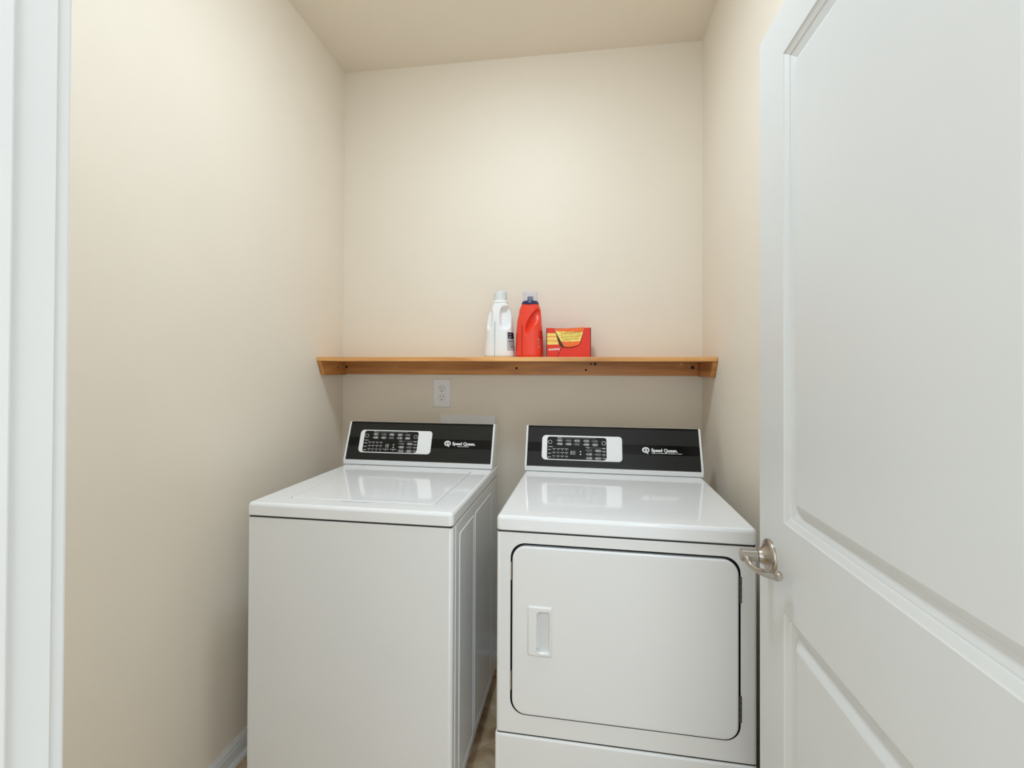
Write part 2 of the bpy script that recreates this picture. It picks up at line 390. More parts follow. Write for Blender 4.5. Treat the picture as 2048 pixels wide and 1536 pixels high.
def backsplash(root, x0, x1, zt):
    capw = 0.0075
    pr = [(-0.104, zt + 0.001), (-0.1085, zt + 0.004), (-0.1085, PB[1] - 0.003), (PB[0] + 0.001, PB[1])]
    topy = [(PT[0] + 0.001, PT[1]), (PT[0] + 0.004, PT[1] + 0.002), (-0.012, PT[1] + 0.0005), (-0.002, PT[1] - 0.012), (-0.002, zt + 0.001)]
    housing = loft([[(x, y, z) for y, z in pr + topy] for x in (x0 + capw, x1 - capw)])
    hs = obj('console_housing', housing, 'enamel', root)
    for xa, xb in ((x0, x0 + capw), (x1 - capw, x1)):
        q = 0.0035
        pc = [(-0.1085, zt + 0.001), (-0.1125, zt + 0.006), (-0.1115, PB[1]), (PB[0] - q, PB[1] + 0.004), (PT[0] - q, PT[1] - 0.004), (PT[0], PT[1] + 0.003), (PT[0] + 0.006, PT[1] + 0.004), (-0.014, PT[1] + 0.001), (-0.003, PT[1] - 0.010), (-0.002, PT[1] - 0.02), (-0.002, zt + 0.001)]
        b = loft([[(x, y, z) for y, z in pc] for x in (xa, xb)])
        bmesh.ops.bevel(b, geom=[e for e in b.edges if abs(e.verts[0].co.x - e.verts[1].co.x) < 1e-6], offset=0.0014, segments=2, profile=0.5, affect='EDGES')
        obj('console_end_cap', b, 'enamel', root, True, 35)
    # the facia: dark grey, a black stripe along the middle, black top edge
    u0, u1 = x0 + capw, x1 - capw
    fa = obj('console_facia', on_panel(box(u0, u1, 0.001, PL - 0.003, 0, 0.0016, bev=0.0004, seg=1)), 'panel_grey', root)
    fa['label'] = 'dark grey control facia'
    obj('black_stripe', on_panel(box(u0, u1, 0.0595, 0.0975, 0.0016, 0.0020)), 'panel_black', fa)
    obj('top_edge', on_panel(box(u0, u1, PL - 0.004, PL + 0.0035, -0.004, 0.0022, bev=0.001)), 'panel_black', fa)
    return fa
def pill(bm, u, v, wd, h, r, t=0.0007, z=0.0003):
    o_ = rrect(u - wd / 2, u + wd / 2, v - h / 2, v + h / 2, r, 4); i_ = rrect(u - wd / 2 + t, u + wd / 2 - t, v - h / 2 + t, v + h / 2 - t, max(r - t, 0.0002), 4)
    return merge(bm, ring_prism(o_, i_, 0, z))
SEG = {'0': 'abcdef', '1': 'bc', '8': 'abcdefg', '2': 'abged', '9': 'abcdfg'}
def digits(bm, u, v, txt, h=0.0125):
    w_ = h * 0.52; t = h * 0.13
    for k, ch in enumerate(txt):
        x = u + k * h * 0.78
        for s in SEG[ch]:
            r_ = {'a': (0, w_, h - t, h), 'g': (0, w_, h / 2 - t / 2, h / 2 + t / 2), 'd': (0, w_, 0, t), 'f': (0, t, h / 2, h), 'e': (0, t, 0, h / 2), 'b': (w_ - t, w_, h / 2, h), 'c': (w_ - t, w_, 0, h / 2)}[s]
            box(x + r_[0], x + r_[1], v + r_[2], v + r_[3], 0, 0.0003, bm)
    return bm
def control_panel(root, bz, inn, txt, dryer):
    u0, u1, v0, v1 = bz; a0, a1, b0, b1 = inn
    lift = Matrix.Translation((0, 0, 0.0017))
    o_ = rrect(u0, u1, v0, v1, [0.013, 0.017, 0.017, 0.015], 8)
    rings = [[(x, y, z) for x, y in rrect(u0 + d, u1 - d, v0 + d, v1 - d, [0.013 - d, 0.017 - d, 0.017 - d, 0.015 - d], 8)] for d, z in ((0, 0.0016), (0, 0.0035), (0.001, 0.0048), (0.0025, 0.0054))]
    cp = obj('control_panel', on_panel(loft(rings)), 'plastic_white', root, True, 35); cp['label'] = 'white framed control panel'
    Z = 0.0056
    def put(bm, z): bmesh.ops.translate(bm, vec=(0, 0, z), verts=bm.verts); return on_panel(bm)
    def rr(d): return rrect(a0 + d, a1 - d, b0 + d, b1 - d, [0.009, 0.010, 0.010, 0.013], 6)
    kp = obj('keypad', on_panel(loft([[(x, y, z) for x, y in rr(d)] for d, z in ((0, 0.005), (0, Z - 0.0003), (0.0004, Z))])), 'screen_black', cp)
    # everything on the keypad is placed relative to the dryer's measured layout
    kx = (a1 - a0) / 0.236; ky = (b1 - b0) / 0.0905
    U = lambda u: a0 + (u - 0.0876) * kx
    V = lambda v: b0 + (v - 0.0300) * ky
    cols = [0.1391, 0.1746, 0.2082, 0.2451, 0.2791]
    sd = 10 if dryer else 50
    leg = bmesh.new()
    def button(u, v, wd, h, k):
        obj('button', put(merge(pill(bmesh.new(), 0, 0, wd, h, h * 0.42), scribble(-wd * 0.36, wd * 0.36, 0, h * 0.50, bmesh.new(), sd + k)), Z), 'print_grey' if (k % 3 == 1) else 'print_white', cp).location = PM.to_3x3() @ Vector((U(u), V(v), 0))
        box(U(u) - wd / 2 - 0.0036, U(u) - wd / 2 - 0.0018, V(v) - 0.0010, V(v) + 0.0010, 0, 0.0003, leg)
    k = 0
    for r_, v in enumerate((0.1058, 0.0915)):
        for u in cols: button(u, v, 0.0215, 0.0095, k); k += 1
    for v in (0.0680, 0.0530, 0.0375):
        for u in (0.2566, 0.2911): button(u, v, 0.0225, 0.0095, k); k += 1
    for u, v in ((0.0991, 0.0987), (0.3125, 0.0988)):
        obj('button', put(pill(bmesh.new(), 0, 0, 0.0155, 0.0145, 0.0055, 0.0013), Z), 'print_white', cp).location = PM.to_3x3() @ Vector((U(u), V(v), 0))
    for v in (0.0673, 0.0525, 0.0379):
        scribble(U(0.0925), U(0.1045), V(v), 0.0034, leg, sd + 70 + int(v * 1e4))
        for q in range(4):
            uq = 0.1161 + q * 0.0165
            box(U(uq) - 0.0012, U(uq) + 0.0012, V(v) - 0.0024, V(v) - 0.0002, 0, 0.0003, leg)
            scribble(U(uq) - 0.0066, U(uq) + 0.0066, V(v) + 0.0044, 0.0026, leg, sd + 90 + q + int(v * 1e4))
    for u, v, l in ((0.0925, 0.0795, 0.018), (0.128, 0.1160, 0.017), (0.243, 0.0790, 0.015)): scribble(U(u), U(u) + l, V(v), 0.0030, leg, sd + int(u * 999))
    for u, v, l in ((0.146, 0.1160, 0.135), (0.259, 0.0788, 0.062)): box(U(u), U(u) + l, V(v), V(v) + 0.0004, 0, 0.0002, leg)
    for v in (0.0785, 0.0660, 0.0530, 0.0390):
        scribble(U(0.306), U(0.321), V(v), 0.0028, leg, sd + 300 + int(v * 1e4)); box(U(0.3125), U(0.3146), V(v) - 0.0058, V(v) - 0.0036, 0, 0.0003, leg)
    if not dryer:
        for u in (0.190, 0.222): scribble(U(u) - 0.013, U(u) + 0.013, V(0.0430), 0.0028, leg, int(u * 1000)); box(U(u) - 0.0018, U(u) + 0.0018, V(0.0375), V(0.0395), 0, 0.0003, leg)
    obj('printed_legend', put(leg, Z), 'print_white', cp)
    obj('display', put(digits(bmesh.new(), U(0.1816), V(0.0500), txt, 0.0145), Z), 'digit', cp)['label'] = 'two digit display'
    for sy, nm in ((1, 'arrow_key'), (-1, 'arrow_key')):
        c = V(0.0605) if sy > 0 else V(0.0535)
        obj(nm, put(prism([(U(0.2215) - 0.0036, c), (U(0.2215) + 0.0036, c), (U(0.2215), c + sy * 0.0062)], 0, 0.0003), Z), 'print_white', cp)
    return cp
def logo(fa, u, v, tag_w, tag_u):
    Z = 0.0020
    def put(bm): bmesh.ops.translate(bm, vec=(0, 0, Z), verts=bm.verts); return on_panel(bm)
    # round emblem: heavy ring with a small inner figure whose leg runs out at the lower right
    n = 40; b = bmesh.new()
    merge(b, ring_prism([(0.0143 * math.cos(2 * math.pi * i / n), 0.0113 * math.sin(2 * math.pi * i / n)) for i in range(n)],
                        [(0.0006 + 0.0088 * math.cos(2 * math.pi * i / n), -0.0004 + 0.0066 * math.sin(2 * math.pi * i / n)) for i in range(n)], 0, 0.0003))
    merge(b, ring_prism([(0.0005 + 0.0048 * math.cos(2 * math.pi * i / n), 0.0002 + 0.0042 * math.sin(2 * math.pi * i / n)) for i in range(n)],
                        [(0.0005 + 0.0016 * math.cos(2 * math.pi * i / n), 0.0006 + 0.0013 * math.sin(2 * math.pi * i / n)) for i in range(n)], 0, 0.0003))
    merge(b, prism([(-0.0028, -0.0012), (-0.0012, -0.0105), (0.0052, -0.0142), (0.0100, -0.0150), (0.0072, -0.0095), (0.0050, -0.0024)], 0, 0.0003))
    bmesh.ops.translate(b, vec=(u + 0.0145, v, 0), verts=b.verts)
    obj('emblem', put(b), 'print_white', fa)
    t = text_bm('Speed Queen.', 0.0182, 0.00062, 0.00015, 0.099)
    bmesh.ops.translate(t, vec=(u + 0.0352, v - 0.0062, 0.00015), verts=t.verts)
    obj('lettering', put(t), 'print_white', fa)
    obj('tagline', put(scribble(u + tag_u, u + tag_u + tag_w, v - 0.0118, 0.0030, bmesh.new(), 7, gap=0.15)), 'print_white', fa)

# ---- washer
WX, WY, WR = 0.1798, -0.2075, R(-1.0378)
ZT = 0.913 + DZ; WW = 0.651; WD = 0.690
def washer():
    t = thing('washing_machine', (WX, WY, 0), WR, 'white top-loading washing machine with black control console, left of the dryer', 'washer')
    zb, zg = 0.060 + DZ, 0.8700 + DZ
    # cabinet with two pressed fields in each side
    f = 0.0025
    b = loft([[(x, y, z) for x, y in rrect(0.001 + d, WW - 0.001 - d, -WD + 0.002 + d, -0.003 - d, 0.010, 5)] for d, z in ((0.002, zb), (0, zb + 0.002), (0, zg - 0.006), (0.0015, zg - 0.003), (0.004, zg - 0.002))])
    obj('cabinet', b, 'enamel', t, True, 30)
    obj('seam_gap_dark', box(0.006, WW - 0.006, -WD + 0.007, -0.008, zg - 0.003, zg + 0.004), 'gap', t)  # black strip set in to darken the gap below the worktop
    for sx in (-1, 1):
        for ya, yb_ in ((-0.615, -0.432), (-0.418, -0.142)):
            xs = 0 if sx < 0 else WW
            def P(d, h): return [(xs + sx * h, y, z) for y, z in rrect(ya + d, yb_ - d, 0.088 + DZ + d, 0.832 + DZ - d, 0.012, 4)]
            obj('side_embossing', loft([P(0, -0.0012), P(0.001, 0.0002), P(0.0035, 0.0016), P(0.006, 0.0016), P(0.009, 0.0002), P(0.011, -0.0008)], False, False), 'enamel', t, True, 40)
    obj('front_seam', box(WW - 0.0012, WW + 0.0006, -0.6565, -0.6545, zb + 0.004, zg - 0.004), 'enamel', t)
    # worktop with an opening for the lid
    wb = bmesh.new(); rg = worktop_rings(0, WW, -WD, 0, zg + 0.003, ZT)
    loft(rg, True, False, wb)
    def lid_loop(d):
        x0, x1, y0, y1 = 0.094 + d, 0.5735 - d, -0.6215 + d, -0.150 - d
        q = rrect(x0, x1, y0, y1, [0.010, 0.010, 0.012, 0.012], 4)
        # insert the finger pull on the front edge, between the two front corners
        k = 15
        tab = [(0.262 + d, y0), (0.270 + d, y0 - 0.003), (0.279 + d, y0 - 0.0125), (0.290 + d, y0 - 0.0172), (0.320, y0 - 0.0185), (0.352, y0 - 0.0175), (0.368 - d, y0 - 0.0125), (0.380 - d, y0 - 0.004), (0.390 - d, y0)]
        return q[:k] + tab + q[k:]
    out = [(p[0], p[1]) for p in rg[-1]]; hole = lid_loop(0)
    fill_between(wb, out, hole, ZT)
    loft([[(x, y, z) for x, y in l] for l, z in ((hole, ZT), (lid_loop(0.0006), ZT - 0.0012), (lid_loop(0.0006), ZT - 0.012))], False, True, wb)
    bmesh.ops.remove_doubles(wb, verts=wb.verts, dist=1e-5)
    obj('worktop', wb, 'enamel_gloss', t, True, 25)
    def lid_flat(d):
        x0, x1, y0, y1 = 0.094 + d, 0.5735 - d, -0.6215 + d, -0.150 - d
        q = rrect(x0, x1, y0, y1, [0.010, 0.010, 0.012, 0.012], 4); k = 15
        tab = [(u, y0) for u in (0.262, 0.270, 0.279, 0.290, 0.320, 0.352, 0.368, 0.380, 0.390)]
        return q[:k] + tab + q[k:]
    lr = [(lid_flat(0.0032), ZT - 0.010), (lid_flat(0.0032), ZT - 0.0012), (lid_flat(0.0042), ZT + 0.0002), (lid_flat(0.0070), ZT + 0.0008)]
    obj('lid', loft([[(x, y, z) for x, y in l] for l, z in lr]), 'enamel_gloss', t, True, 25)
    fa = backsplash(t, -0.004, 0.6475, ZT)
    control_panel(t, (0.0550, 0.3790, 0.0310, 0.1300), (0.0752, 0.3190, 0.0345, 0.1255), '18', False)
    logo(fa, 0.4351, 0.0805, 0.050, 0.058)
    for x in (0.05, WW - 0.05):
        for y in (-0.05, -WD + 0.05):
            obj('levelling_foot', lathe([(0.022, 0), (0.024, 0.004), (0.022, 0.014), (0.010, 0.018), (0.010, zb + 0.004)], 20), 'gap', t, True, 40, loc=(x, y, 0))
    return t
washer()

# ---- dryer
DX, DY, DR = 0.9619, -0.2205, R(-1.4986)
DW = 0.683
def dryer():
    t = thing('clothes_dryer', (DX, DY, 0), DR, 'white front-loading clothes dryer with black control console, beside the open door', 'dryer')
    zb, zg = 0.030 + DZ, 0.8705 + DZ; zs = 0.312 + DZ; YFR = -WD + 0.002
    ztop = 0.914 + DZ
    # cabinet front carries a round-cornered opening for the door
    b = bmesh.new()
    shell = [[(x, y, z) for x, y in rrect(0.001 + d, DW - 0.001 - d, YFR + d, -0.003 - d, 0.010, 5)] for d, z in ((0.003, zs), (0, zs + 0.003), (0, zg - 0.006), (0.0015, zg - 0.003), (0.004, zg - 0.002))]
    loft(shell, True, True, b)
    # cut the front: delete the flat front quad and fill around the opening
    fr = [f for f in b.faces if all(abs(v.co.y - YFR) < 1e-6 for v in f.verts)]
    corners = [(0.011, zs + 0.003), (DW - 0.011, zs + 0.003), (DW - 0.011, zg - 0.006), (0.011, zg - 0.006)]
    bmesh.ops.delete(b, geom=fr, context='FACES_ONLY')
    opn = rrect(0.0400, 0.6425, 0.3655 + DZ, 0.8405 + DZ, 0.042, 8)
    b2 = bmesh.new(); fill_between(b2, corners, opn, 0)
    toF = Matrix(((1, 0, 0, 0), (0, 0, -1, YFR), (0, 1, 0, 0), (0, 0, 0, 1)))     # (x, z, h) -> (x, YFR - h, z)
    merge(b, b2, toF)
    opi = rrect(0.0410, 0.6415, 0.3665 + DZ, 0.8395 + DZ, 0.041, 8)
    merge(b, loft([[(x, z, h) for x, z in l] for l, h in ((opn, 0), (opi, -0.0012))], False, False), toF)
    bmesh.ops.remove_doubles(b, verts=b.verts, dist=1e-5)
    obj('cabinet', b, 'enamel', t, True, 30)
    # opening wall blackened, painting the shade inside the door gap
    obj('door_gap_shade', merge(bmesh.new(), loft([[(x, z, h) for x, z in opi] for h in (-0.0010, -0.016)], False, True), toF), 'gap', t)
    # kick panel under the seam, a hair proud
    b = loft([[(x, y, z) for x, y in rrect(d - 0.002, DW - 0.001 - d, YFR - 0.003 + d, -0.010 - d, 0.010, 5)] for d, z in ((0.003, zb), (0, zb + 0.003), (0, zs - 0.008), (0.001, zs - 0.005), (0.004, zs - 0.0025))])
    obj('lower_panel', b, 'enamel', t, True, 30)
    obj('panel_seam', box(0.006, DW - 0.006, YFR + 0.003, -0.02, zs - 0.004, zs + 0.004), 'gap', t)
    obj('seam_gap_dark', box(0.006, DW - 0.006, YFR + 0.003, -0.008, zg - 0.003, zg + 0.003), 'gap', t)  # black filler for the dark line between cabinet and worktop
    # door with its moulded pull
    dx0, dx1, dz0, dz1 = 0.0462, 0.6362, 0.3700 + DZ, 0.8328 + DZ
    db = bmesh.new()
    dr_ = [(0.0, -0.012), (0.0, 0.0005), (0.0008, 0.0022), (0.0026, 0.0034), (0.0050, 0.0038)]
    dl = [[(x, z, h) for x, z in rrect(dx0 + d, dx1 - d, dz0 + d, dz1 - d, 0.038 - d, 8)] for d, h in dr_]
    loft(dl, True, False, db)
    hx0, hx1, hz0, hz1 = 0.0885, 0.1585, 0.534 + DZ, 0.6725 + DZ
    hole = rrect(hx0, hx1, hz0, hz1, 0.006, 4)
    fill_between(db, [(p[0], p[1]) for p in dl[-1]], hole, 0.0038)
    bmesh.ops.remove_doubles(db, verts=db.verts, dist=1e-5)
    D = obj('dryer_door', merge(bmesh.new(), db, toF), 'enamel', t, True, 25)
    # pull: raised frame rising towards the middle, then a scoop open to the right
    hb = bmesh.new()
    loft([[(x, z, h) for x, z in rrect(hx0 + d, hx1 - d, hz0 + d, hz1 - d, max(0.006 - d * 0.3, 0.003), 4)] for d, h in ((0, 0.0036), (0.0012, 0.0040), (0.0038, 0.0074), (0.0052, 0.0080))], False, False, hb)
    sc0 = rrect(0.1150, 0.1510, 0.5445 + DZ, 0.6590 + DZ, [0.004, 0.010, 0.010, 0.004], 5)
    fill_between(hb, [(x, z) for x, z in rrect(hx0 + 0.0052, hx1 - 0.0052, hz0 + 0.0052, hz1 - 0.0052, 0.00444, 4)], sc0, 0.0080)
    def sc(d0, dr2, dv, h, r): return [(x, z, h(x) if callable(h) else h) for x, z in rrect(0.1150 + d0, 0.1510 - dr2, 0.5445 + DZ + dv, 0.6590 + DZ - dv, r, 5)]
    loft([sc(0, 0, 0, 0.0080, [0.004, 0.010, 0.010, 0.004]), sc(-0.0004, 0.0010, 0.001, 0.0070, [0.004, 0.010, 0.010, 0.004]), sc(-0.0060, 0.0016, 0.003, lambda x: -0.010 + 0.0150 * max(0.0, (x - 0.109) / 0.041), [0.005, 0.008, 0.008, 0.005]), sc(-0.0110, 0.003, 0.006, lambda x: -0.020 + 0.0240 * max(0.0, (x - 0.104) / 0.046), [0.005, 0.008, 0.008, 0.005])], False, True, hb)
    bmesh.ops.remove_doubles(hb, verts=hb.verts, dist=1e-5)
    obj('door_pull', merge(bmesh.new(), hb, toF), 'enamel', D, True, 35)
    # hinges on the right, catches on the left
    for z0, z1 in ((0.7245, 0.7905), (0.4185, 0.4855)):
        hb = tube([(0.6405, YFR - 0.0008, z0 + DZ), (0.6405, YFR - 0.0008, z1 + DZ)], 0.0033, 10)
        h_ = obj('hinge', hb, 'dark_metal', t, True, 40)
        for k in range(1, 4):
            z = z0 + DZ + (z1 - z0) * k / 4
            obj('hinge_joint', tube([(0.6405, YFR - 0.0008, z - 0.0007), (0.6405, YFR - 0.0008, z + 0.0007)], 0.0036, 10), 'gap', h_)
    for z0, z1 in ((0.7363, 0.7862), (0.4319, 0.4844)):
        obj('hinge_cover', box(0.0402, 0.0436, YFR - 0.0005, YFR + 0.010, z0 + DZ, z1 + DZ), 'steel', t)
    # worktop
    wb = bmesh.new(); rg = worktop_rings(0, DW, -WD, 0, zg + 0.002, ztop, 0.014)
    loft(rg, True, True, wb)
    obj('worktop', wb, 'enamel_gloss', t, True, 25)
    fa = backsplash(t, -0.0005, 0.6845, ztop)
    control_panel(t, (0.0660, 0.3850, 0.0265, 0.1270), (0.0876, 0.3240, 0.0300, 0.1206), '80', True)
    logo(fa, 0.4606, 0.0780, 0.114, 0.036)
    for x in (0.05, DW - 0.05):
        for y in (-0.05, -WD + 0.06):
            obj('levelling_foot', lathe([(0.022, 0), (0.024, 0.004), (0.022, 0.014), (0.010, 0.018), (0.010, zb + 0.004)], 20), 'gap', t, True, 40, loc=(x, y, 0))
dryer()

# ------------------------------------------------------------------ wooden shelf along the back wall
SZ = 1.377 + DZ
def shelf():
    t = thing('wall_shelf', (0, 0, 1.2945 + DZ), 0, 'brown stained pine shelf on wooden cleats above the washer and dryer', 'shelf')
    z0 = 1.2945 + DZ
    x0, x1, e = 0.002, RW - 0.002, 0.0005
    b = box(x0, x1, -0.240, -0.001, SZ - 0.0185 - z0, SZ - z0, bev=0.0015)
    n = 24
    obj('board', b, 'wood_lit_edge', t)
    obj('back_cleat', box(0.021, RW - 0.021, -0.020, -0.001, 0.0035, SZ - 0.0188 - z0, bev=0.0012), 'wood_shaded_x', t)
    for nm, xa, xb in (('side_cleat', 0.001, 0.0205), ('side_cleat', RW - 0.0205, RW - 0.001)):
        pts = [(-0.001, 0), (-0.205, 0), (-0.2385, SZ - 0.0188 - z0), (-0.001, SZ - 0.0188 - z0)]
        c = loft([[(x, y, z) for y, z in pts] for x in (xa, xb)])
        bmesh.ops.bevel(c, geom=c.edges[:], offset=0.001, segments=1, affect='EDGES')
        obj(nm, c, 'wood_shaded_y', t)
    def dot(name, p, r, mat, axis='Y', sgn=-1, h=0.0012):
        r *= 1.25 if mat == 'knot' else 1.1
        b = lathe([(r, 0), (r, h * 0.6), (r * 0.8, h)], 14)
        m = Matrix.Rotation(R(90), 4, 'X') if axis == 'Y' else Matrix.Rotation(R(90 * sgn), 4, 'Y')
        bmesh.ops.transform(b, matrix=Matrix.Translation((p[0], p[1], p[2] + DZ - z0)) @ m, verts=b.verts); return obj(name, b, mat, t, True, 40)
    for x, z, r, mat, nm in ((0.2821, 1.3352, 0.0042, 'steel', 'screw'), (1.6299, 1.352, 0.0042, 'steel', 'screw'), (0.8831, 1.3298, 0.0050, 'knot', 'knot'), (1.2075, 1.3228, 0.0042, 'knot', 'knot'),
                             (1.2485, 1.3506, 0.0052, 'knot', 'knot'), (1.2303, 1.3506, 0.0034, 'knot', 'knot'), (1.3434, 1.3324, 0.0016, 'knot', 'knot'), (1.6795, 1.3358, 0.0066, 'knot', 'knot'), (1.655, 1.339, 0.0016, 'knot', 'knot'), (0.0300, 1.3332, 0.0052, 'knot', 'knot')):
        dot(nm, (x, -0.020, z), r, mat)
    dot('screw', (0.2821, -0.0212, 1.3352), 0.0018, 'knot')
    dot('knot', (0.0205, -0.085, 1.332), 0.0038, 'knot', 'X', 1)
    dot('screw', (RW - 0.0205, -0.075, 1.331), 0.0030, 'steel', 'X', -1)
shelf()

# ------------------------------------------------------------------ wall outlet and washer supply box
def outlet():
    t = thing('wall_outlet', (0.5146, 0, 1.139 + DZ), 0, 'white double power outlet with a wide cover plate under the shelf', 'outlet')
    h = 0.137
    toF = Matrix(((1, 0, 0, 0), (0, 0, -1, 0), (0, 1, 0, 0), (0, 0, 0, 1)))
    b = loft([[(x, z, q) for x, z in rrect(-0.0428 + d, 0.0428 - d, d, h - d, 0.003, 3)] for d, q in ((0, 0), (0, 0.002), (0.0012, 0.0042), (0.004, 0.0055))])
    obj('cover_plate', merge(bmesh.new(), b, toF), 'plastic_white', t, True, 35)
    for cz in (0.0475, 0.0895):
        n = 28; pts = []
        for i in range(n):
            a = 2 * math.pi * i / n; x, z = 0.0168 * math.cos(a), 0.0168 * math.sin(a)
            pts.append((x, cz + max(-0.0138, min(0.0138, z))))
        sh = [(p[0] * 1.07, cz + (p[1] - cz) * 1.08) for p in pts]
        obj('receptacle_gap', merge(bmesh.new(), prism(sh, 0.0050, 0.00565), toF), 'print_grey', t)
        rc = obj('receptacle', merge(bmesh.new(), prism(pts, 0.0054, 0.0075, 0.0006), toF), 'plastic_white', t)
        for x, hh in ((-0.0064, 0.0090), (0.0064, 0.0072)):
            obj('slot', merge(bmesh.new(), box(x - 0.0013, x + 0.0013, cz + 0.004 - hh / 2, cz + 0.004 + hh / 2, 0.0070, 0.0077), toF), 'gap', rc)
        obj('ground_hole', merge(bmesh.new(), prism([(0.0027 * math.cos(a), cz - 0.0085 + 0.0027 * math.sin(a)) for a in [2 * math.pi * i / 14 for i in range(14)]], 0.0070, 0.0077), toF), 'gap', rc)
    for z in (0.0205, 0.0685, 0.1165):
        obj('screw', merge(bmesh.new(), prism([(0.0026 * math.cos(a), z + 0.0026 * math.sin(a)) for a in [2 * math.pi * i / 14 for i in range(14)]], 0.0050, 0.0064, 0.0004), toF), 'plastic_white', t)
outlet()
def supply_box():
    t = thing('supply_box', (0.645, 0, 0.85 + DZ), 0, 'pale plastic washer hookup box on the wall behind the washer', 'wall box')
    toF = Matrix(((1, 0, 0, 0), (0, 0, -1, 0), (0, 1, 0, 0), (0, 0, 0, 1)))
    W2, Hh = 0.135, 0.2535
    o_ = rrect(-W2, W2, 0, Hh, 0.004, 3); i_ = rrect(-W2 + 0.016, W2 - 0.016, 0.020, Hh - 0.052, 0.004, 3)
    b = ring_prism(o_, i_, 0, 0.010)
    obj('flange', merge(bmesh.new(), b, toF), 'plastic_white', t)
    obj('back_panel', merge(bmesh.new(), prism(i_, 0.0008, 0.0016), toF), 'plastic_white', t)
    for x in (-0.06, 0.06):
        v = obj('valve', tube([(x, -0.006, 0.06), (x, -0.012, 0.10), (x, -0.030, 0.115)], [0.012, 0.012, 0.014], 14), 'nickel', t, True, 40)
supply_box()

# ------------------------------------------------------------------ things on the shelf
def lerp_prof(prof, z):
    for (z0, *a), (z1, *b) in zip(prof, prof[1:]):
        if z0 <= z <= z1:
            q = (z - z0) / (z1 - z0); return [x + (y - x) * q for x, y in zip(a, b)]
    return list(prof[-1][1:])
def bottle_body(prof, dents, nz=64, n=72, power=2.6):
    zs = [prof[0][0] + (prof[-1][0] - prof[0][0]) * i / nz for i in range(nz + 1)]
    rings = []
    for z in zs:
        hx, hy, cx = lerp_prof(prof, z); ring = []
        for i in range(n):
            a = 2 * math.pi * i / n; c, s = math.cos(a), math.sin(a)
            k = (abs(c) ** power + abs(s) ** power) ** (-1 / power)
            x, y = cx + hx * k * c, hy * k * s
            for d in dents:
                amt = d(x, y, z)
                if amt: y = min(y + amt * sstep(0.0, 0.6, -y / hy), -0.004) if y < -0.004 else y
            ring.append((x, y, z))
        rings.append(ring)
    return loft(rings)
def sstep(a, b, x):
    t = max(0, min(1, (x - a) / (b - a))); return t * t * (3 - 2 * t)
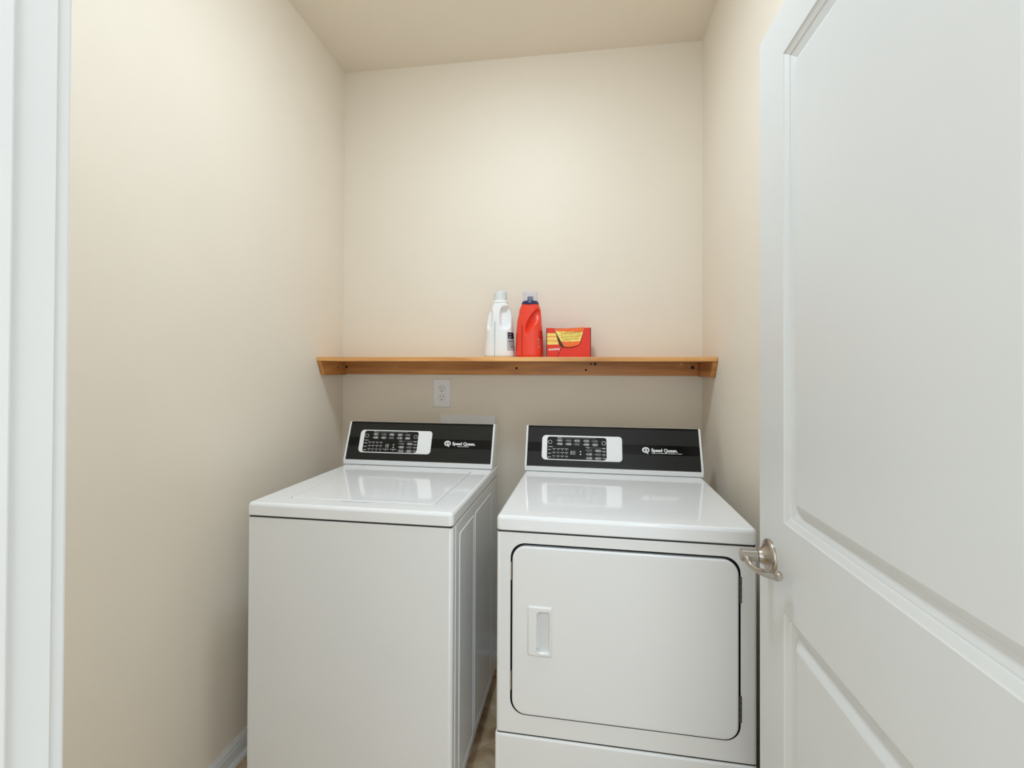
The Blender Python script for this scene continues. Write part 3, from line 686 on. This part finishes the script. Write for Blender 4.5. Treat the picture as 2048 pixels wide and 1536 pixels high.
def white_bottle():
    t = thing('detergent_bottle', (0.8215, -0.135, SZ), 0, 'white plastic laundry bottle with a built-in handle and white cap', 'bottle')
    prof = [(0, 0.062, 0.040, 0), (0.004, 0.0665, 0.044, 0), (0.010, 0.0677, 0.045, 0), (0.0386, 0.066, 0.0445, 0), (0.080, 0.062, 0.043, 0.001), (0.122, 0.0594, 0.042, 0.001), (0.1637, 0.056, 0.040, 0.0012), (0.1845, 0.053, 0.0385, 0.0015), (0.205, 0.0462, 0.036, 0.002), (0.220, 0.0400, 0.034, 0.0024), (0.233, 0.0365, 0.0325, 0.0026), (0.241, 0.0345, 0.0320, 0.0026), (0.2435, 0.030, 0.030, 0.0026)]
    def dent(xa, xb, za, zb, depth, soft=0.007):
        cx, rx = (xa + xb) / 2, (xb - xa) / 2; cz, rz = (za + zb) / 2, (zb - za) / 2
        def f(x, y, z):
            if y > 0: return 0
            q = (abs((x - cx) / rx) ** 3 + abs((z - cz) / rz) ** 3) ** (1 / 3)
            return depth * (1 - sstep(1 - soft / rx * 1.2, 1.0, q)) if q < 1 else 0
        return f
    b = bottle_body(prof, [dent(0.003, 0.056, 0.120, 0.230, 0.026), dent(-0.062, -0.026, 0.120, 0.226, 0.026)], 90, 120)
    body = obj('body', b, 'bottle_white', t, True, 60)
    obj('mould_seam', box(-0.0158, -0.0142, -0.0462, -0.0420, 0.003, 0.158), 'seam_grey', body)
    obj('neck_collar', lathe([(0.029, 0), (0.0335, 0.0012), (0.0350, 0.005), (0.0335, 0.0095), (0.029, 0.0125)], 40), 'bottle_white', t, True, 40, loc=(0.0026, 0, 0.2425))
    pr = []
    c = lathe([(0.0296, 0), (0.0294, 0.034), (0.0285, 0.0385), (0.0265, 0.0405)], 48)
    for v in c.verts:
        a = math.atan2(v.co.y, v.co.x); k = 1 + 0.010 * math.cos(a * 24)
        if v.co.z < 0.036: v.co.x *= k; v.co.y *= k
        if v.co.z > 0.03: v.co.z += v.co.x * 0.07
    obj('cap', c, 'cap_white', t, True, 40, loc=(0.0026, 0, 0.2545))
    # wrap label that shows at the right edge
    def patch(u0, u1, z0, z1, mat, nm, par, grow=0.0008):
        rings = []
        for k in range(7):
            z = z0 + (z1 - z0) * k / 6; hx, hy, cx = lerp_prof(prof, z); row = []
            for i in range(9):
                a = R(u0 + (u1 - u0) * i / 8); cc, s = math.cos(a), math.sin(a); q = (abs(cc) ** 2.6 + abs(s) ** 2.6) ** (-1 / 2.6)
                row.append((cx + (hx * q + grow) * cc, (hy * q + grow) * s, z))
            rings.append(row)
        bm = loft(rings, False, False, closed=False); bmesh.ops.solidify(bm, geom=bm.faces[:], thickness=0.0004); return obj(nm, bm, mat, par, True, 50)
    lb = patch(-56, 40, 0.030, 0.112, 'bottle_white', 'label', t)
    patch(-51, 40, 0.083, 0.110, 'navy', 'label_block', lb, 0.0012)
    for k, (z, u) in enumerate(((0.071, -48), (0.059, -45), (0.047, -42), (0.037, -38))):
        for j in range(6): patch(u + j * 7, u + j * 7 + 4, z - 0.0034, z + 0.0034, 'label_pink' if k % 2 else 'navy', 'label_print', lb, 0.0012)
    for z in (0.090, 0.101): patch(-46, -34, z - 0.002, z + 0.002, 'bottle_white', 'label_print', lb, 0.0016)
white_bottle()
def red_bottle():
    t = thing('stain_remover_bottle', (0.9556, -0.135, SZ), 0, 'red plastic bottle with a navy spout and clear dosing cap', 'bottle')
    prof = [(0, 0.056, 0.040, 0), (0.004, 0.060, 0.044, 0), (0.012, 0.061, 0.045, 0), (0.055, 0.0603, 0.0445, 0), (0.100, 0.0585, 0.043, 0.0), (0.162, 0.0537, 0.040, 0), (0.182, 0.0508, 0.038, 0.0015), (0.192, 0.0490, 0.0372, 0.0022), (0.208, 0.0478, 0.0365, 0.0022), (0.222, 0.0435, 0.0355, 0.0030), (0.231, 0.0402, 0.0350, 0.0033), (0.2345, 0.0375, 0.0340, 0.0033)]
    def scoop(x, y, z):
        if y > 0: return 0
        # crescent finger hollow on the right, bounded on the left by an arc
        zc, zr = 0.150, 0.064
        q = (z - zc) / zr
        if abs(q) >= 1: return 0
        edge = -0.016 + 0.046 * max(0, (z - 0.125) / 0.085) ** 1.7 if z > 0.125 else -0.016 + 0.006 * ((0.125 - z) / 0.035) ** 2
        d = x - edge
        if d <= 0: return 0
        wz = 0.060 * max(0.02, min(1, (z - 0.088) / 0.075))
        return 0.022 * sstep(0, 0.008, d) * (1 - abs(max(q, 0)) ** 4) * (1 - sstep(0.12 * wz, wz, d)) * min(1, wz / 0.03)
    body = obj('body', bottle_body(prof, [scoop], 90, 120), 'red', t, True, 60)
    obj('mould_seam', box(-0.0300, -0.0284, -0.0448, -0.0400, 0.004, 0.140), 'red_dark', body)
    obj('spout_base', lathe([(0.0378, 0), (0.0388, 0.001), (0.0385, 0.007), (0.0345, 0.0155), (0.030, 0.0175)], 48), 'navy', t, True, 40, loc=(0.0033, 0, 0.2335))
    obj('spout', lathe([(0.0135, 0), (0.0135, 0.019), (0.0125, 0.0215), (0.0095, 0.0215), (0.0095, 0.012)], 32), 'navy', t, True, 40, loc=(0.0033, 0, 0.2500))
    obj('dosing_cap', lathe([(0.0335, 0), (0.0350, 0.040), (0.0345, 0.0425), (0.0330, 0.0425), (0.0318, 0.001)], 48, False), 'clear', t, True, 40, loc=(0.0033, 0, 0.2508))
    def patch(u0, u1, z0, z1, mat, nm, par, grow=0.0008):
        rings = []
        for k in range(5):
            z = z0 + (z1 - z0) * k / 4; hx, hy, cx = lerp_prof(prof, z); row = []
            for i in range(7):
                a = R(u0 + (u1 - u0) * i / 6); cc, s = math.cos(a), math.sin(a); q = (abs(cc) ** 2.6 + abs(s) ** 2.6) ** (-1 / 2.6)
                row.append((cx + (hx * q + grow) * cc, (hy * q + grow) * s, z))
            rings.append(row)
        bm = loft(rings, False, False, closed=False); bmesh.ops.solidify(bm, geom=bm.faces[:], thickness=0.0004); return obj(nm, bm, mat, par, True, 50)
    patch(-30, -8, 0.150, 0.176, 'print_white', 'label_print', body, -0.0016)
    for j, (u, z) in enumerate(((-52, 0.078), (-48, 0.072), (-50, 0.063), (-44, 0.056), (-48, 0.047), (-42, 0.040))):
        patch(u, u + 6, z - 0.0028, z + 0.0028, 'print_white' if j in (0, 4) else 'label_pink', 'label_print', body)
    for z in (0.085, 0.094, 0.103, 0.112): patch(-46, -8, z - 0.0009, z + 0.0009, 'red_dark', 'label_print', body)
red_bottle()
def sheet_obj(name, bm, mats, parent, thick):
    # a bent sheet (normals already facing out) given thickness behind its face
    vs = bm.verts[:]; fs = bm.faces[:]; bm.normal_update()
    back = {v: bm.verts.new(v.co - v.normal * thick) for v in vs}
    rim = [e for e in bm.edges if len(e.link_faces) == 1]
    for f in fs:
        g = bm.faces.new([back[v] for v in reversed(f.verts)]); g.material_index = f.material_index
    for e in rim:
        a, b = e.verts; f = e.link_faces[0]; vl = list(f.verts)
        if vl[(vl.index(a) + 1) % len(vl)] is not b: a, b = b, a
        bm.faces.new((b, a, back[a], back[b]))
    return obj(name, bm, mats, parent)
def sheet_box():
    t = thing('dryer_sheet_box', (1.034, -0.180, SZ), 0, 'torn-open red and yellow cardboard box standing upside down beside the red bottle', 'box')
    Wd, H, Dp = 0.191, 0.127, 0.125
    X = lambda px: (px - 250) / 1480 * Wd
    Zz = lambda py: (1195 - py) / 995 * H
    toF = Matrix(((1, 0, 0, 0), (0, 0, -1, 0), (0, 1, 0, 0), (0, 0, 0, 1)))
    th = 0.0012
    # carton: five walls, the front one with a cut-out that runs to the top edge
    b = bmesh.new()
    box(0, th, 0, Dp, 0, H, b); box(Wd - th, Wd, 0, Dp, 0, H, b); box(0, Wd, Dp - th, Dp, 0, H, b); box(0, Wd, 0, Dp, 0, th, b); box(0, Wd, 0.02, Dp, H - th, H, b)
    front = [(0, 0), (Wd, 0), (Wd, H), (X(1530), H), (X(1350), Zz(760)), (X(1150), Zz(860)), (X(780), Zz(870)), (X(690), Zz(790)), (X(500), H - 0.0005), (0, H)]
    merge(b, prism([(x, z) for x, z in front], 0, th), toF)
    body = obj('carton', b, 'box_red', t)
    obj('lining', box(0.002, Wd - 0.002, 0.022, 0.024, 0.002, H - 0.002), 'cardboard', t)
    # dark folded corner edges
    for x in (-0.0003, Wd - 0.0027): obj('corner_fold', box(x, x + 0.003, -th - 0.0006, 0.004, 0, H - 0.002), 'box_edge', body)
    # the tongue: hinged at the top, bulging forward
    tl, tr, bl, br = (X(515), Zz(235)), (X(1520), Zz(185)), (X(840), Zz(835)), (X(1345), Zz(760))
    rows = []
    nr, nc = 24, 12
    for i in range(nr + 1):
        q = i / nr; row = []
        for j in range(nc + 1):
            s = j / nc
            x = (tl[0] + (bl[0] - tl[0]) * q) * (1 - s) + (tr[0] + (br[0] - tr[0]) * q) * s
            z = (tl[1] + (bl[1] - tl[1]) * q) * (1 - s) + (tr[1] + (br[1] - tr[1]) * q) * s - (0.006 * math.sin(math.pi * s) if i == nr else 0)
            row.append((x, -0.003 - 0.005 * q * (1 - 0.3 * s) + 0.002 * math.sin(math.pi * s), z))
        rows.append(row)
    bm = loft(rows, False, False, closed=False)
    for f in bm.faces:
        c = f.calc_center_median(); k = (Zz(210) - c.z) / (Zz(210) - Zz(835))
        f.material_index = 1 if 0.17 + 0.05 * (c.x - X(515)) / (X(1520) - X(515)) < k < 0.72 else 0
    bmesh.ops.recalc_face_normals(bm, faces=bm.faces[:])
    if sum(f.normal.y for f in bm.faces) > 0: bmesh.ops.reverse_faces(bm, faces=bm.faces[:])
    fl = sheet_obj('torn_flap', bm, ['box_orange', 'box_yellow'], t, 0.0009)
    pr = bmesh.new()
    def flap_pt(s, q, lift=0.0012):
        x = (tl[0] + (bl[0] - tl[0]) * q) * (1 - s) + (tr[0] + (br[0] - tr[0]) * q) * s
        z = (tl[1] + (bl[1] - tl[1]) * q) * (1 - s) + (tr[1] + (br[1] - tr[1]) * q) * s
        return Vector((x, -0.003 - 0.005 * q * (1 - 0.3 * s) + 0.002 * math.sin(math.pi * s) - lift, z))
    rg = random.Random(2)
    for q, s0, s1, hh in ((0.27, 0.16, 0.92, 0.055), (0.37, 0.06, 0.95, 0.02), (0.47, 0.10, 0.93, 0.03), (0.53, 0.08, 0.92, 0.02), (0.64, 0.12, 0.90, 0.05)):
        s = s0
        while s < s1:
            e = min(s + rg.uniform(0.02, 0.07), s1)
            pr.faces.new([pr.verts.new(flap_pt(a, c)) for a, c in ((s, q - hh / 2), (e, q - hh / 2), (e, q + hh / 2), (s, q + hh / 2))])
            s = e + rg.uniform(0.01, 0.04)
    bmesh.ops.solidify(pr, geom=pr.faces[:], thickness=0.0002)
    obj('flap_print', pr, 'box_print', fl)
    # printed bands on the standing part
    yb = bmesh.new()
    for a, c in ((378, 490), (510, 632), (652, 765)):
        merge(yb, prism([(X(278), Zz(c)), (X(560 + (c - 378) * 0.28), Zz(c)), (X(560 + (a - 378) * 0.28), Zz(a)), (X(278), Zz(a))], th, th + 0.0002), toF)
    obj('printed_band', yb, 'box_yellow', body)
    sc_ = bmesh.new()
    for k, py in enumerate((435, 470, 560, 600, 700)): scribble(X(300), X(540), Zz(py), 0.0014, sc_, 30 + k, 0.0002, 0.5)
    bmesh.ops.translate(sc_, vec=(0, 0, th + 0.0002), verts=sc_.verts)
    obj('printed_text', merge(bmesh.new(), sc_, toF), 'box_orange', body)
    tx = text_bm('bounce', 0.0150, 0.0005, 0.0001, X(690) - X(325))
    m = Matrix.Translation((X(688), Zz(885), th + 0.0003)) @ Matrix.Rotation(R(184), 4, 'Z')
    bmesh.ops.transform(tx, matrix=m, verts=tx.verts)
    obj('lettering', merge(bmesh.new(), tx, toF), 'print_white', body)
    obj('fold_line', merge(bmesh.new(), prism([(X(600), Zz(1190)), (X(622), Zz(1190)), (X(780), Zz(865)), (X(760), Zz(865))], th, th + 0.0004), toF), 'box_edge', body)
sheet_box()

# ------------------------------------------------------------------ ceiling lamp (above the frame), and the added hall fill lamp
def ceiling_lamp(xy, label):
    t = thing('ceiling_lamp', (xy[0], xy[1], CEIL - 0.105), 0, label, 'lamp')
    obj('base_plate', lathe([(0.120, 0.080), (0.160, 0.082), (0.165, 0.090), (0.165, 0.105)], 48), 'plastic_white', t, True, 40)
    obj('glass_dome', lathe([(0.004, 0.0460)] + [(0.150 * math.sin(R(a)), 0.080 - 0.034 * math.cos(R(a))) for a in range(10, 91, 8)] + [(0.150, 0.082)], 48), 'lamp', t, True)
ceiling_lamp(LAMP, 'round frosted dome lamp on the laundry ceiling')
ceiling_lamp(HALL_FILL_LAMP, 'added unseen fill lamp on the hallway ceiling')
